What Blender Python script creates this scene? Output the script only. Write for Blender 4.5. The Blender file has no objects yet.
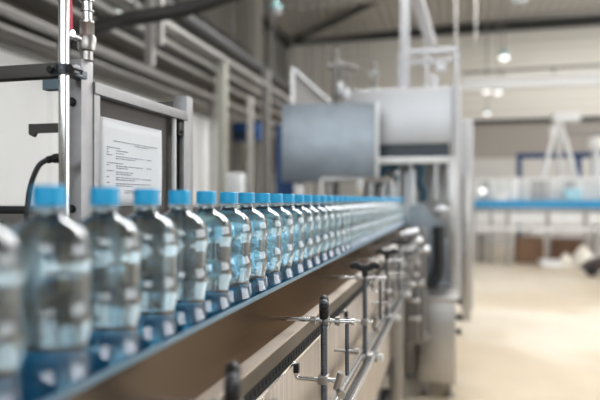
import bpy, bmesh, math, random
from mathutils import Vector, Matrix
random.seed(7)
S = bpy.context.scene
COL = S.collection
F = 600.0; TH = math.atan(152/600.0); CT, ST = math.cos(TH), math.sin(TH); EYE = 1.30

def W(px, py, d):
    u = (px-300)/F; v = (200-py)/F
    return Vector(((u*CT-ST)*d, (u*ST+CT)*d, EYE+v*d))

# ------------------------------------------------------------------ materials
def nt(name):
    m = bpy.data.materials.new(name); m.use_nodes = True
    n = m.node_tree.nodes; l = m.node_tree.links
    return m, n, l, n['Principled BSDF']

def mat(name, col, rough=.5, metal=0.0, noise=0.0, scale=8, bump=0.0, stretch=None, trans=0, ior=1.45, emit=None, es=0, coat=0):
    m, n, l, b = nt(name)
    b.inputs['Base Color'].default_value = (*col, 1)
    b.inputs['Roughness'].default_value = rough
    b.inputs['Metallic'].default_value = metal
    b.inputs['Transmission Weight'].default_value = trans
    b.inputs['IOR'].default_value = ior
    b.inputs['Coat Weight'].default_value = coat
    if emit:
        b.inputs['Emission Color'].default_value = (*emit, 1); b.inputs['Emission Strength'].default_value = es
    if noise or bump:
        tc = n.new('ShaderNodeTexCoord'); mp = n.new('ShaderNodeMapping'); nz = n.new('ShaderNodeTexNoise')
        l.new(tc.outputs['Object'], mp.inputs['Vector']); l.new(mp.outputs['Vector'], nz.inputs['Vector'])
        if stretch: mp.inputs['Scale'].default_value = stretch
        nz.inputs['Scale'].default_value = scale; nz.inputs['Detail'].default_value = 4
        if noise:
            mx = n.new('ShaderNodeMixRGB'); l.new(nz.outputs['Fac'], mx.inputs['Fac'])
            mx.inputs[1].default_value = (*[c*(1-noise) for c in col], 1)
            mx.inputs[2].default_value = (*[min(1, c*(1+noise)) for c in col], 1)
            l.new(mx.outputs[0], b.inputs['Base Color'])
        if bump:
            bp = n.new('ShaderNodeBump'); bp.inputs['Strength'].default_value = bump; bp.inputs['Distance'].default_value = .01
            l.new(nz.outputs['Fac'], bp.inputs['Height']); l.new(bp.outputs['Normal'], b.inputs['Normal'])
    return m

M = {}
M['steel'] = mat('brushed_steel', (.44, .42, .40), .32, 1, .12, 6, .08, (1, 1, 60))
M['steel_dark'] = mat('grey_steel', (.30, .29, .28), .38, 1, .15, 10)
M['plate'] = mat('conveyor_plate', (.17, .145, .125), .27, 1, .10, 5, .06, (60, 1, 60))
M['plate'].node_tree.nodes['Principled BSDF'].inputs['Specular Tint'].default_value = (.35, .31, .28, 1)
M['panel'] = mat('brushed_panel', (.50, .45, .405), .42, .9, .42, 3, .10, (1, 34, .5))
M['chrome'] = mat('chrome', (.80, .80, .80), .14, 1)
M['frame'] = mat('galvanised_tube', (.33, .325, .33), .45, .75, .14, 40, .05)
M['tubed'] = mat('dark_tube', (.085, .08, .075), .5, .4, .2, 10)
M['board'] = mat('board_plate', (.095, .085, .08), .55, .3, .25, 9, .05, (1, 1, 8))
M['black'] = mat('black_plastic', (.010, .010, .012), .45)
M['rod'] = mat('threaded_rod', (.13, .14, .155), .35, 1, .25, 3, .5, (1, 1, 90))
M['chainb'] = mat('matt_black_chain', (.008, .008, .009), .8)
M['lowplate'] = mat('brown_steel', (.11, .09, .07), .45, .8, .15, 6)
M['flange'] = mat('satin_flange', (.60, .53, .46), .5, .55, .12, 8)
M['rack'] = mat('grey_enamel', (.40, .40, .41), .45)
M['white'] = mat('white_plastic', (.85, .85, .84), .4)
M['paper'] = mat('paper', (.86, .88, .92), .6)
M['ink'] = mat('ink', (.20, .22, .28), .7)
M['red'] = mat('red_enamel', (.65, .02, .07), .35)
M['rubber'] = mat('grey_hose', (.02, .022, .025), .55)
M['cap'] = mat('blue_cap', (.02, .43, .80), .4, noise=.06, scale=60)
M['belt'] = mat('blue_belt', (.0003, .13, .24), .75, noise=.3, scale=40)
M['guide'] = mat('blue_guide_rail', (.0005, .22, .42), .6)
M['liner'] = mat('pale_blue_liner', (.16, .27, .36), .3)
M['water'] = mat('bottle_water', (.70, .90, .98), 0.0, trans=1, ior=1.31, coat=1)
M['water'].node_tree.nodes['Principled BSDF'].inputs['Coat IOR'].default_value = 1.75
M['water'].node_tree.nodes['Principled BSDF'].inputs['Coat Roughness'].default_value = 0
M['wallw'] = mat('white_partition', (.72, .715, .70), .5, noise=.04, scale=2)
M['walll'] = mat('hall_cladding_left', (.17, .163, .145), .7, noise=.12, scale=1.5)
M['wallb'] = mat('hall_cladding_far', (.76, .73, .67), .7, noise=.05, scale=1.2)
M['wallm'] = mat('shaded_lower_wall', (.36, .33, .30), .8, noise=.15, scale=1)
M['wallg'] = mat('pale_lower_wall', (.60, .58, .56), .8, noise=.08, scale=1)
M['ceil'] = mat('roof_sheet', (.47, .45, .42), .8, noise=.12, scale=.8)
M['beam'] = mat('dark_beam', (.03, .028, .027), .6, noise=.2, scale=3)
M['tray'] = mat('cable_tray', (.17, .16, .15), .5, .3, .25, 3)
M['trayd'] = mat('dark_pipe', (.06, .056, .052), .5, .3, .3, 4)
M['trayl'] = mat('pale_pipe', (.33, .31, .29), .5, .1, .15, 4)
M['conduit'] = mat('zinc_conduit', (.46, .44, .42), .4, .3, .1, 4)
M['column'] = mat('column_paint', (.33, .32, .27), .6, noise=.1, scale=2)
M['navy'] = mat('navy_paint', (.010, .05, .16), .45, noise=.1, scale=3)
M['blueb'] = mat('blue_box', (.01, .07, .22), .45)
M['box'] = mat('satin_cover', (.29, .32, .35), .38, .85, .22, 9, .08)
M['cream'] = mat('cream_plastic', (.75, .70, .62), .6)
M['card'] = mat('cardboard', (.20, .115, .07), .8, noise=.2, scale=6)
M['mach'] = mat('machine_steel', (.54, .54, .55), .45, 1, .12, 2, .04)
M['machw'] = mat('white_enamel', (.82, .82, .82), .35)
M['machd'] = mat('dark_glass_band', (.02, .035, .05), .25)
M['teal'] = mat('dark_teal_arm', (.02, .07, .11), .35)
M['glass'] = mat('clear_panel', (.92, .95, .97), .05, trans=.85, ior=1.15)
M['frost'] = mat('frosted_panel', (.78, .80, .80), .4, trans=.25, ior=1.1, noise=.25, scale=5, stretch=(1, 1, .1))
M['lamp'] = mat('lit_globe', (1, 1, 1), .4, emit=(1, .97, .93), es=1.3)
M['tube'] = mat('lit_tube', (1, 1, 1), .4, emit=(.96, .98, 1), es=15)
M['shade'] = mat('lamp_shade', (.2, .34, .33), .5, .4)
M['tan'] = mat('tan_board', (.50, .38, .26), .7, noise=.15, scale=5)
M['yellow'] = mat('yellow_mark', (.8, .6, .05), .5)

def floor_mat():
    m, n, l, b = nt('epoxy_floor')
    tc = n.new('ShaderNodeTexCoord')
    a = n.new('ShaderNodeTexNoise'); a.inputs['Scale'].default_value = .55; a.inputs['Detail'].default_value = 5
    c = n.new('ShaderNodeTexNoise'); c.inputs['Scale'].default_value = 3.0; c.inputs['Detail'].default_value = 6
    l.new(tc.outputs['Object'], a.inputs['Vector']); l.new(tc.outputs['Object'], c.inputs['Vector'])
    r = n.new('ShaderNodeValToRGB'); l.new(a.outputs['Fac'], r.inputs['Fac'])
    r.color_ramp.elements[0].position = .44; r.color_ramp.elements[0].color = (.61, .50, .355, 1)
    r.color_ramp.elements[1].position = .53; r.color_ramp.elements[1].color = (.67, .59, .475, 1)
    mx = n.new('ShaderNodeMixRGB'); mx.blend_type = 'MULTIPLY'; mx.inputs['Fac'].default_value = .25
    l.new(r.outputs[0], mx.inputs[1]); l.new(c.outputs['Fac'], mx.inputs[2])
    l.new(mx.outputs[0], b.inputs['Base Color'])
    r2 = n.new('ShaderNodeMapRange'); l.new(a.outputs['Fac'], r2.inputs[0])
    r2.inputs[1].default_value = .44; r2.inputs[2].default_value = .54; r2.inputs[3].default_value = .32; r2.inputs[4].default_value = .5
    l.new(r2.outputs[0], b.inputs['Roughness'])
    return m
M['floor'] = floor_mat()

def add_ribs(m, axis_scale, depth=.6):
    n = m.node_tree.nodes; l = m.node_tree.links; b = n['Principled BSDF']
    tc = n.new('ShaderNodeTexCoord'); mp = n.new('ShaderNodeMapping'); w = n.new('ShaderNodeTexWave')
    mp.inputs['Scale'].default_value = axis_scale
    w.bands_direction = 'Z' if axis_scale[2] else 'X'; w.inputs['Scale'].default_value = 1
    l.new(tc.outputs['Object'], mp.inputs['Vector']); l.new(mp.outputs['Vector'], w.inputs['Vector'])
    bp = n.new('ShaderNodeBump'); bp.inputs['Strength'].default_value = depth; bp.inputs['Distance'].default_value = .04
    l.new(w.outputs['Fac'], bp.inputs['Height']); l.new(bp.outputs['Normal'], b.inputs['Normal'])
add_ribs(M['wallb'], (0, 0, 1.2)); add_ribs(M['walll'], (0, 0, 1.2)); add_ribs(M['ceil'], (1.2, 0, 0))

# ------------------------------------------------------------------ mesh builder
class MB:
    def __init__(s): s.bm = bmesh.new()
    def box(s, x0, x1, y0, y1, z0, z1, bev=0, mx=None):
        t = bmesh.new(); bmesh.ops.create_cube(t, size=1)
        bmesh.ops.scale(t, vec=(abs(x1-x0), abs(y1-y0), abs(z1-z0)), verts=t.verts)
        if bev: bmesh.ops.bevel(t, geom=list(t.edges), offset=bev, segments=2, affect='EDGES', profile=.6)
        bmesh.ops.translate(t, vec=((x0+x1)/2, (y0+y1)/2, (z0+z1)/2), verts=t.verts)
        return s._join(t, mx)
    def _join(s, t, mx=None):
        if mx is not None: bmesh.ops.transform(t, matrix=mx, verts=t.verts)
        me = bpy.data.meshes.new('t'); t.to_mesh(me); t.free(); s.bm.from_mesh(me); bpy.data.meshes.remove(me); return s
    def lathe(s, prof, c=(0, 0, 0), seg=32, axis='Z', mx=None):
        t = bmesh.new(); rings = []
        for r, z in prof:
            if r < 1e-6: rings.append([t.verts.new((0, 0, z))])
            else: rings.append([t.verts.new((r*math.cos(2*math.pi*k/seg), r*math.sin(2*math.pi*k/seg), z)) for k in range(seg)])
        for a, b in zip(rings, rings[1:]):
            for k in range(seg):
                j = (k+1) % seg
                if len(a) == 1 and len(b) == 1: continue
                if len(a) == 1: t.faces.new((a[0], b[k], b[j]))
                elif len(b) == 1: t.faces.new((a[k], a[j], b[0]))
                else: t.faces.new((a[k], a[j], b[j], b[k]))
        if axis == 'X': bmesh.ops.rotate(t, cent=(0, 0, 0), matrix=Matrix.Rotation(math.pi/2, 3, 'Y'), verts=t.verts)
        if axis == 'Y': bmesh.ops.rotate(t, cent=(0, 0, 0), matrix=Matrix.Rotation(-math.pi/2, 3, 'X'), verts=t.verts)
        bmesh.ops.translate(t, vec=c, verts=t.verts)
        bmesh.ops.recalc_face_normals(t, faces=t.faces)
        return s._join(t, mx)
    def cyl(s, p, q, r, seg=20, r2=None):
        p = Vector(p); q = Vector(q); d = q-p; L = d.length
        rot = Vector((0, 0, 1)).rotation_difference(d).to_matrix().to_4x4()
        r2 = r if r2 is None else r2
        e = min(r, r2)*.12
        return s.lathe([(0, 0), (r-e, 0), (r, e), (r2, L-e), (r2-e, L), (0, L)], seg=seg, mx=Matrix.Translation(p) @ rot)
    def bar(s, p, q, w, h, bev=0):
        p = Vector(p); q = Vector(q); d = q-p; L = d.length
        z = d.normalized(); up = Vector((0, 0, 1)) if abs(z.z) < .95 else Vector((0, 1, 0))
        x = up.cross(z).normalized(); y = z.cross(x)
        R = Matrix((x, y, z)).transposed().to_4x4()
        return s.box(-w/2, w/2, -h/2, h/2, 0, L, bev, Matrix.Translation(p) @ R)
    def tube(s, pts, r, seg=14, sub=8):
        pts = [Vector(p) for p in pts]; P = []
        n = len(pts)
        for i in range(n-1):
            p0 = pts[max(i-1, 0)]; p1 = pts[i]; p2 = pts[i+1]; p3 = pts[min(i+2, n-1)]
            for k in range(sub):
                t = k/sub
                P.append(.5*((2*p1)+(-p0+p2)*t+(2*p0-5*p1+4*p2-p3)*t*t+(-p0+3*p1-3*p2+p3)*t**3))
        P.append(pts[-1]); t = bmesh.new(); rings = []; nrm = None
        for i, p in enumerate(P):
            d = (P[min(i+1, len(P)-1)]-P[max(i-1, 0)]).normalized()
            if nrm is None: nrm = d.orthogonal().normalized()
            nrm = (nrm-d*nrm.dot(d)).normalized(); b = d.cross(nrm)
            rings.append([t.verts.new(p+r*(math.cos(2*math.pi*k/seg)*nrm+math.sin(2*math.pi*k/seg)*b)) for k in range(seg)])
        for a, b in zip(rings, rings[1:]):
            for k in range(seg): t.faces.new((a[k], a[(k+1) % seg], b[(k+1) % seg], b[k]))
        t.faces.new(rings[0]); t.faces.new(rings[-1])
        bmesh.ops.recalc_face_normals(t, faces=t.faces)
        return s._join(t)
    def prism(s, pts, axis, a, b, bev=0):
        t = bmesh.new()
        def V(u, v, w): return {'X': (w, u, v), 'Y': (u, w, v), 'Z': (u, v, w)}[axis]
        lo = [t.verts.new(V(u, v, a)) for u, v in pts]; hi = [t.verts.new(V(u, v, b)) for u, v in pts]
        t.faces.new(lo); t.faces.new(hi)
        for k in range(len(pts)): t.faces.new((lo[k], lo[(k+1) % len(pts)], hi[(k+1) % len(pts)], hi[k]))
        bmesh.ops.recalc_face_normals(t, faces=t.faces)
        if bev: bmesh.ops.bevel(t, geom=list(t.edges), offset=bev, segments=2, affect='EDGES')
        return s._join(t)
    def build(s, name, m, parent=None, label=None):
        me = bpy.data.meshes.new(name); s.bm.to_mesh(me); s.bm.free()
        me.materials.append(m)
        for p in me.polygons: p.use_smooth = True
        me.set_sharp_from_angle(angle=math.radians(35))
        o = bpy.data.objects.new(name, me); COL.objects.link(o)
        if parent is not None:
            o.parent = parent; root = parent
            off = Vector((0, 0, 0))
            while root is not None: off += root.location; root = root.parent
            if off.length > 1e-9: me.transform(Matrix.Translation(-off))
        else:
            # origin at the base centre of the mesh
            xs = [v.co for v in me.vertices]
            c = Vector(((min(v.x for v in xs)+max(v.x for v in xs))/2, (min(v.y for v in xs)+max(v.y for v in xs))/2, min(v.z for v in xs)))
            me.transform(Matrix.Translation(-c)); o.location = c
        if label: o['label'] = label
        return o

def tag(o, label, cat, group=None, kind=None):
    o['label'] = label; o['category'] = cat
    if group: o['group'] = group
    if kind: o['kind'] = kind
    return o
def thing(name, loc, label, cat, group=None):
    o = bpy.data.objects.new(name, None); COL.objects.link(o); o.location = loc; o.empty_display_size = .1
    return tag(o, label, cat, group)
def struct(name, mb, m):
    o = mb.build(name, m); o['kind'] = 'structure'; return o
def copy_tree(o, parent=None):
    c = o.copy(); COL.objects.link(c); c.parent = parent
    for ch in list(o.children): copy_tree(ch, c)
    return c

# ------------------------------------------------------------------ hall
XL, XR, YB, YF, ZC = -5.0, 11.0, -7.0, 18.2, 6.25
struct('floor', MB().box(XL-.3, XR+.3, YB-.3, YF+.3, -.1, 0), M['floor'])
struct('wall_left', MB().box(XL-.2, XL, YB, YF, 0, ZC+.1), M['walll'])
def ceilz(x): return ZC+.035*(x-XL)
struct('ceiling', MB().prism([(XL-.2, ceilz(XL-.2)), (XR+.2, ceilz(XR+.2)), (XR+.2, ceilz(XR+.2)+.15), (XL-.2, ceilz(XL-.2)+.15)], 'Y', YB-.2, YF+.2), M['ceil'])
# far wall: cladding above, band coloured dark for mezzanine shade, pale foot
struct('wall_far', MB().box(XL, XR, YF, YF+.2, 3.55, 7.0), M['wallb'])
struct('wall_far_shade_band', MB().box(XL, XR, YF+.02, YF+.2, 2.5, 3.55), M['wallm'])
struct('wall_far_foot', MB().box(XL, XR, YF+.01, YF+.2, 0, 2.5), M['wallg'])
struct('trim_1', MB().box(XL, XR, YF-.06, YF, 3.52, 3.62), M['beam'])
struct('trim_2', MB().box(XL, XR, YF-.12, YF, 6.15, 6.42), M['beam'])
struct('trim_3', MB().box(XL, XL+.12, YB, YF, 6.05, 6.26), M['beam'])
# right wall with a long window band, back wall with tall windows added for fill
b = MB(); b.box(XR, XR+.2, YB, YF, 0, 1.0); b.box(XR, XR+.2, YB, YF, 5.2, 7.0); b.box(XR, XR+.2, YB, 2, 1.0, 5.2)
for y in (5, 9, 13, YF-.4): b.box(XR, XR+.2, y, y+.4, 1.0, 5.2)
struct('wall_right', b, M['wallb'])
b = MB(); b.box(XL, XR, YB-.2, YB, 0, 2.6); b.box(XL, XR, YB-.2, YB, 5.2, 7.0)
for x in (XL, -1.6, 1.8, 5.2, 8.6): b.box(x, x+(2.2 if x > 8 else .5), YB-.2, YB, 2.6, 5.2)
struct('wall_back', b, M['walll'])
# white partition along the left
PX = -3.0
b = MB(); b.box(PX-.08, PX, -2, 7.7, 0, 2.33)
for k in range(9): b.box(PX, PX+.006, -1.5+k*1.1, -1.46+k*1.1, .0, 2.33)
struct('wall_partition', b, M['wallw'])
for i, y in enumerate((3.2, 8.9, 13.5)):
    struct('trim_%d' % (4+i), MB().box(XL, XL+.5, y, y+.45, 0, 6.2), M['column'])
# roof members
n = 7
for y in (6.5, 10.5, 14.5):
    struct('trim_%d' % n, MB().bar((XL, y, 6.12), (XR, y, ceilz(XR)-.13), .16, .26), M['ceil']); n += 1
struct('trim_%d' % n, MB().bar((XL+.1, 18.0, 6.15), (-1.6, 14.5, 6.2), .12, .12), M['beam']); n += 1
struct('trim_%d' % n, MB().bar((-1.6, 14.5, 6.2), (2.0, 10.5, 6.3), .12, .12), M['beam']); n += 1

# bright crane runway beam crossing the hall
t = thing('crane_runway_beam', (3, 13.2, 3.55), 'long white steel beam crossing the hall in front of the far wall', 'beam')
b = MB(); b.box(-.2, 10.9, 13.1, 13.3, 3.62, 3.66); b.box(.2, 10.9, 13.18, 13.22, 3.66, 3.84); b.box(.2, 10.9, 13.1, 13.3, 3.84, 3.88); b.build('girder', M['machw'], t)
b = MB(); b.cyl((.2, 13.2, 4.0), (10.9, 13.2, 4.05), .03)
for x in range(1, 11): b.box(x, x+.04, 13.18, 13.22, 3.88, 4.0)
b.build('conduit', M['tray'], t)
for x in (-.15, 10.6): MB().box(x, x+.2, 13.1, 13.3, 0, 3.62).build('support', M['machw'], t)

# ------------------------------------------------------------------ overhead services on the left
def along(name, X, ratio, sz, m, y0, y1, label, shape='box', group='overhead trays and pipes on the left'):
    z = EYE + ratio*abs(X)/CT
    b = MB()
    if shape == 'box':
        w = sz*2.2
        b.box(X-w, X+w, y0, y1, z-.01, z); b.box(X-w, X-w+.012, y0, y1, z, z+sz); b.box(X+w-.012, X+w, y0, y1, z, z+sz)
        k = y0+.3
        while k < y1: b.box(X-w, X+w, k, k+.03, z+.0, z+.02); k += .45
    else: b.cyl((X, y0, z), (X, y1, z), sz)
    r = tag(b.build(name, m), label, 'cable tray' if shape == 'box' else 'pipe', group)
    k = y0+1.0
    while k < y1 and name != 'conduit': MB().cyl((X, k, z+sz*.7), (X, k, ceilz(X)), .008, 8).build('hanger_rod', M['tray'], r); k += 3.0
    if name == 'conduit':
        MB().cyl((X, y0+.5, z), (X, y0+.5, ceilz(X)), .006, 8).build('hanger_rod', M['tray'], r)
    return r
along('pipe', -3.25, .365, .045, M['trayl'], .6, 17.5, 'lowest pale pipe running just above the white partition', 'cyl')
along('cable_tray', -3.6, .40, .06, M['tray'], .6, 17.5, 'grey cable tray second lowest above the white partition')
along('pipe', -3.1, .44, .05, M['trayl'], .6, 17.5, 'pale pipe between the two cable trays on the upper left', 'cyl')
along('cable_tray', -2.85, .475, .07, M['tray'], .6, 17.5, 'wide grey cable tray higher up on the left')
along('pipe', -2.6, .53, .05, M['trayd'], .6, 17.5, 'dark pipe below the thick black rail on the left', 'cyl')
along('pipe', -2.47, .585, .035, M['tray'], .6, 17.5, 'thin grey pipe just under the thick black rail', 'cyl')
along('crane_rail', -2.3, .675, .07, M['beam'], .6, 17.8, 'thick black rail hanging under the roof on the left', 'cyl')
along('pipe', -4.1, .72, .06, M['trayd'], .6, 12, 'dark pipe above the thick black rail, top left corner', 'cyl')
along('cable_tray', -4.5, .80, .09, M['trayd'], .6, 10, 'dark cable tray highest under the roof, top left corner')
for (X, q, rr, lab) in ((-3.4, .385, .022, 'thin bright conduit just above the lowest pale pipe'), (-3.75, .425, .02, 'thin bright conduit above the lower cable tray'), (-2.66, .43, .018, 'thin bright conduit under the wide cable tray'),
                     (-2.53, .50, .02, 'thin bright conduit above the wide cable tray'), (-2.42, .555, .016, 'thin bright conduit between the two upper pipes'), (-2.15, .62, .016, 'thin bright conduit just below the thick black rail')):
    along('conduit', X, q, rr, M['conduit'], .6, 17.5, lab, 'cyl')
o = tag(MB().tube([W(60, 45, 3.6), W(100, 26, 3.5), W(135, 18, 3.4), W(190, 8, 3.4), W(250, -12, 3.4)], .042).build('ventilation_duct', M['trayd']), 'dark round duct sloping across the top left under the roof', 'duct')
MB().cyl(W(135, 18, 3.4), (W(135, 18, 3.4).x, W(135, 18, 3.4).y, 6.3), .008).build('hanger_rod', M['tray'], o)
for (px, y0, y1, w, lab) in ((150, -60, 66, .035, 'longer pale strut hanging from the roof at upper left'), (160, -60, 45, .028, 'shorter pale strut beside the longer one at upper left')):
    w *= .77; p = W(px, y0, 4.3); q = W(px, y1, 4.3)
    tag(MB().box(p.x-w, p.x+w, p.y-w, p.y+w, q.z, 6.3).build('hanging_strut', M['trayl']), lab, 'strut', 'pale struts hanging at upper left')
# pillars and stands in the blurred background left of the cover box
def pillar(px, ytop, d, w, m, label, ybase=None):
    p = W(px, ytop, d)
    b = MB(); b.box(p.x-w/2, p.x+w/2, p.y-w/2, p.y+w/2, .02, p.z, .004)
    b.box(p.x-w, p.x+w, p.y-w, p.y+w, 0, .02)
    return tag(b.build('support_post', M[m]), label, 'post', 'posts behind the bottle line')
pillar(250, 96, 6.4, .055, 'trayl', 'pale square post in front of the dark blue cabinet')
pillar(266, 70, 7.2, .09, 'tray', 'wide grey-brown post between blue cabinet and blue column')
pillar(212, 84, 7.4, .05, 'trayl', 'thin pale post beside the end of the white partition')
pillar(222, 60, 6.4, .10, 'column', 'greenish grey post right of the thin pale post, left of the blue cabinet')
p = W(247, 137, 8.2)
t = thing('wall_cabinet', (p.x, p.y, 0), 'dark blue cabinet on a grey stand behind the posts', 'cabinet')
p.y += .4; p.x -= .17; w = .20
MB().box(p.x-w, p.x+w, p.y, p.y+.3, p.z, W(0, 118, 8.2).z, .01).build('cabinet_body', M['blueb'], t)
MB().box(p.x-w+.02, p.x+w-.02, p.y-.012, p.y, p.z+.02, p.z+.12, .003).build('lower_panel', M['machd'], t)
b = MB()
for sx in (-1, 1): b.box(p.x+sx*w*.8-.02, p.x+sx*w*.8+.02, p.y+.1, p.y+.14, 0, p.z)
b.build('stand', M['tray'], t)
p = W(236, 190, 4.6)
t = thing('white_container', (p.x, p.y, 0), 'white plastic bin standing behind the bottle row left of the cover box', 'container')
b = MB(); b.box(p.x-.06, p.x+.06, p.y-.06, p.y+.06, 1.0, W(0, 173, 4.6).z, .012); b.build('bin_body', M['white'], t)
b = MB(); b.box(p.x-.10, p.x+.10, p.y-.10, p.y+.10, .97, 1.0)
for sx in (-1, 1):
    for sy in (-1, 1): b.box(p.x+sx*.08-.012, p.x+sx*.08+.012, p.y+sy*.08-.012, p.y+sy*.08+.012, 0, .97)
b.build('stand', M['tray'], t)
# grey low machine block behind
a = W(246, 172, 6.8); c = W(284, 172, 6.8); a.y += .95; c.y += .95
t = thing('grey_machine_cabinet', ((a.x+c.x)/2, a.y, 0), 'pale grey machine cabinet low behind the posts', 'cabinet')
MB().box(a.x, c.x, a.y, a.y+.6, .08, a.z, .02).build('cabinet_body', M['tray'], t)
MB().box(a.x+.05, c.x-.05, a.y-.015, a.y, .2, a.z-.1, .004).build('door', M['trayl'], t)
b = MB()
for x in (a.x+.06, c.x-.06):
    for y in (a.y+.06, a.y+.5): b.cyl((x, y, 0), (x, y, .08), .025)
b.build('feet', M['black'], t)
# blue column left of the cover box
a = W(276, 125, 4.9); c = W(291, 125, 4.9)
t = thing('blue_steel_column', ((a.x+c.x)/2, a.y, 0), 'dark blue steel column directly left of and behind the cover box', 'column')
b = MB(); b.box(a.x, c.x, a.y, a.y+.02, .02, a.z); b.box(a.x, c.x, a.y+.10, a.y+.12, .02, a.z); b.box((a.x+c.x)/2-.01, (a.x+c.x)/2+.01, a.y+.02, a.y+.10, .02, a.z); b.build('shaft', M['navy'], t)
MB().box(a.x-.04, c.x+.04, a.y-.04, a.y+.16, 0, .02).build('base_plate', M['navy'], t)
# dark blue machine base behind the box
a = W(288, 184, 4.4); c = W(330, 184, 4.4)

# added machinery out of direct view, to put dark bands into the bottles' refraction
t = thing('refraction_cabinet', (-1.5, .4, 0), 'added dark grey cabinet left of the frame, seen only refracted in the near bottles', 'cabinet')
MB().box(-1.85, -1.25, .1, .88, .1, 1.9, .01).build('cabinet_body', M['trayd'], t)
MB().box(-1.8, -1.3, .12, .86, 0, .1).build('plinth', M['black'], t)
for y0, y1 in ((.12, .48), (.50, .86)):
    d_ = MB().box(-1.25, -1.235, y0, y1, .14, 1.86, .003).build('door', M['steel_dark'], t)
    MB().box(-1.235, -1.22, y0+.03, y0+.05, .95, 1.1, .003).build('handle', M['chrome'], d_)
t = thing('refraction_bench', (-1.9, 3.4, 0), 'added low dark bench behind the bottle row, visible only through the bottles', 'machine')  # added to darken what the bottles refract
MB().box(-2.5, -1.50, 1.45, 3.9, 1.0, 1.262, .01).build('rear_hood', M['trayd'], t)
MB().box(-2.5, -.80, 1.45, 3.9, .10, .98, .01).build('body', M['trayd'], t)
MB().box(-2.52, -.78, 1.43, 3.92, .98, 1.02, .004).build('worktop', M['black'], t)
for k in range(5):
    y = 1.47+k*.48
    MB().box(-.80, -.785, y, y+.44, .16, .94, .003).build('door', M[('trayd', 'machd', 'trayd', 'tan')[k % 4]], t)
for k in range(12):
    y = 1.5+k*.2+(.05 if k % 3 == 0 else 0)
    MB().box(-1.49, -1.45, y, y+(.05, .03, .07)[k % 3], 1.02, 1.23, .003).build('upright', M[('tan', 'trayd', 'trayd', 'guide')[k % 4]], t)
for (y, m_) in ((1.6, 'guide'), (1.9, 'red'), (2.5, 'white'), (3.1, 'guide')):
    MB().cyl((-1.2, y, 1.02), (-1.2, y, 1.10), .012).cyl((-1.2, y, 1.09), (-1.2, y, 1.14), .035).build('valve_knob', M[m_], t)
for y in (1.6, 3.7):
    for x in (-2.4, -1.0): MB().box(x-.04, x+.04, y-.04, y+.04, 0, .10).build('foot', M['black'], t)
t = thing('refraction_block', (-2.2, 6.5, 0), 'added dark block farther back behind the bottle row, top just above the caps line', 'machine')  # added dark mass behind the row for the bottles to refract
MB().box(-2.98, -2.62, 4.9, 6.75, .08, 1.22, .02).build('body', M['trayd'], t)
for k in range(3): MB().box(-2.62, -2.60, 5.0+k*.56, 5.4+k*.56, .2, 1.15, .004).build('door', M[('tray', 'machd', 'steel')[k % 3]], t)
for y in (5.0, 6.6): MB().box(-2.95, -2.65, y-.04, y+.04, 0, .08).build('foot', M['black'], t)
t = thing('refraction_boards', (-1.6, -.6, 0), 'added tan boards stacked upright left of the frame, seen only refracted in bottles', 'boards')  # added out of view, gives the near bottles tan refracted streaks
for k in range(4): MB().box(-1.9+.02*k, -1.75+.02*k, -1.0+k*.24, -.86+k*.24, 0, 1.75, .004).build('board', M['tan'], t)

# ------------------------------------------------------------------ conveyor
RX = -.322       # near plate
Y0, Y1 = -.35, 4.75
t = thing('bottle_conveyor', (RX, 2.2, 0), 'long stainless steel conveyor with blue belt carrying the bottle row', 'conveyor')
ZR = EYE-.1645
b = MB(); b.box(RX-.006, RX, Y0, Y1, EYE-.262, ZR-.006); b.build('side_plate', M['plate'], t)
MB().box(RX-.005, RX+.001, Y0, Y1, ZR-.006, ZR, .001).build('edge_strip', M['liner'], t, 'pale blue edge strip')
b = MB(); b.box(RX, -.297, Y0, Y1, EYE-.262, EYE-.258); b.build('flange', M['flange'], t)
b = MB(); b.box(-.304, -.300, Y0, Y1, EYE-.292, EYE-.2625); b.build('lower_plate', M['lowplate'], t)
# black bead strip with its pale lip
b = MB(); b.box(-.309, -.299, Y0, Y1, EYE-.312, EYE-.292)
k = Y0
while k < 3.2: b.box(-.2995, -.2975, k, k+.014, EYE-.306, EYE-.296); k += .020
b.build('drive_chain', M['chainb'], t, 'black toothed chain strip')
MB().box(-.310, -.297, Y0, Y1, EYE-.320, EYE-.313, .002).build('chain_lip', M['chrome'], t)
# brushed panel
b = MB(); ys = [Y0, .18, .62, 1.05, 1.5, 1.95, 2.4, 2.9, 3.4]
for y0, y1 in zip(ys, ys[1:]):
    b.box(-.336, -.330, y0+.002, y1-.002, .42, EYE-.320, .002)
b.build('front_panel', M['panel'], t)
b = MB()
for y in ys[1:-1]:
    for z in (.95, .5): b.cyl((-.331, y-.03, z), (-.325, y-.03, z), .007, 12)
b.build('panel_screws', M['chrome'], t)
b = MB(); b.box(-.46, -.340, Y0, Y1, EYE-.25, EYE-.226, .002); b.build('belt', M['belt'], t, 'glossy dark blue conveyor belt')
b = MB(); b.box(-.470, -.462, Y0, Y1, EYE-.262, EYE-.155); b.build('back_plate', M['plate'], t)
b = MB(); b.box(-.446, -.436, Y0, Y1, EYE-.226, EYE-.165, .002); b.build('guide_rail', M['guide'], t, 'blue plastic guide rail behind the bottles')
b = MB(); b.box(-.330, -.327, Y0, Y1, EYE-.226, EYE-.20, .001); b.build('guide_rail', M['guide'], t, 'blue plastic guide rail in front of the bottles')
b = MB(); b.box(-.462, -.328, Y0, Y1, EYE-.262, EYE-.252); b.build('bed', M['steel_dark'], t)
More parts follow.
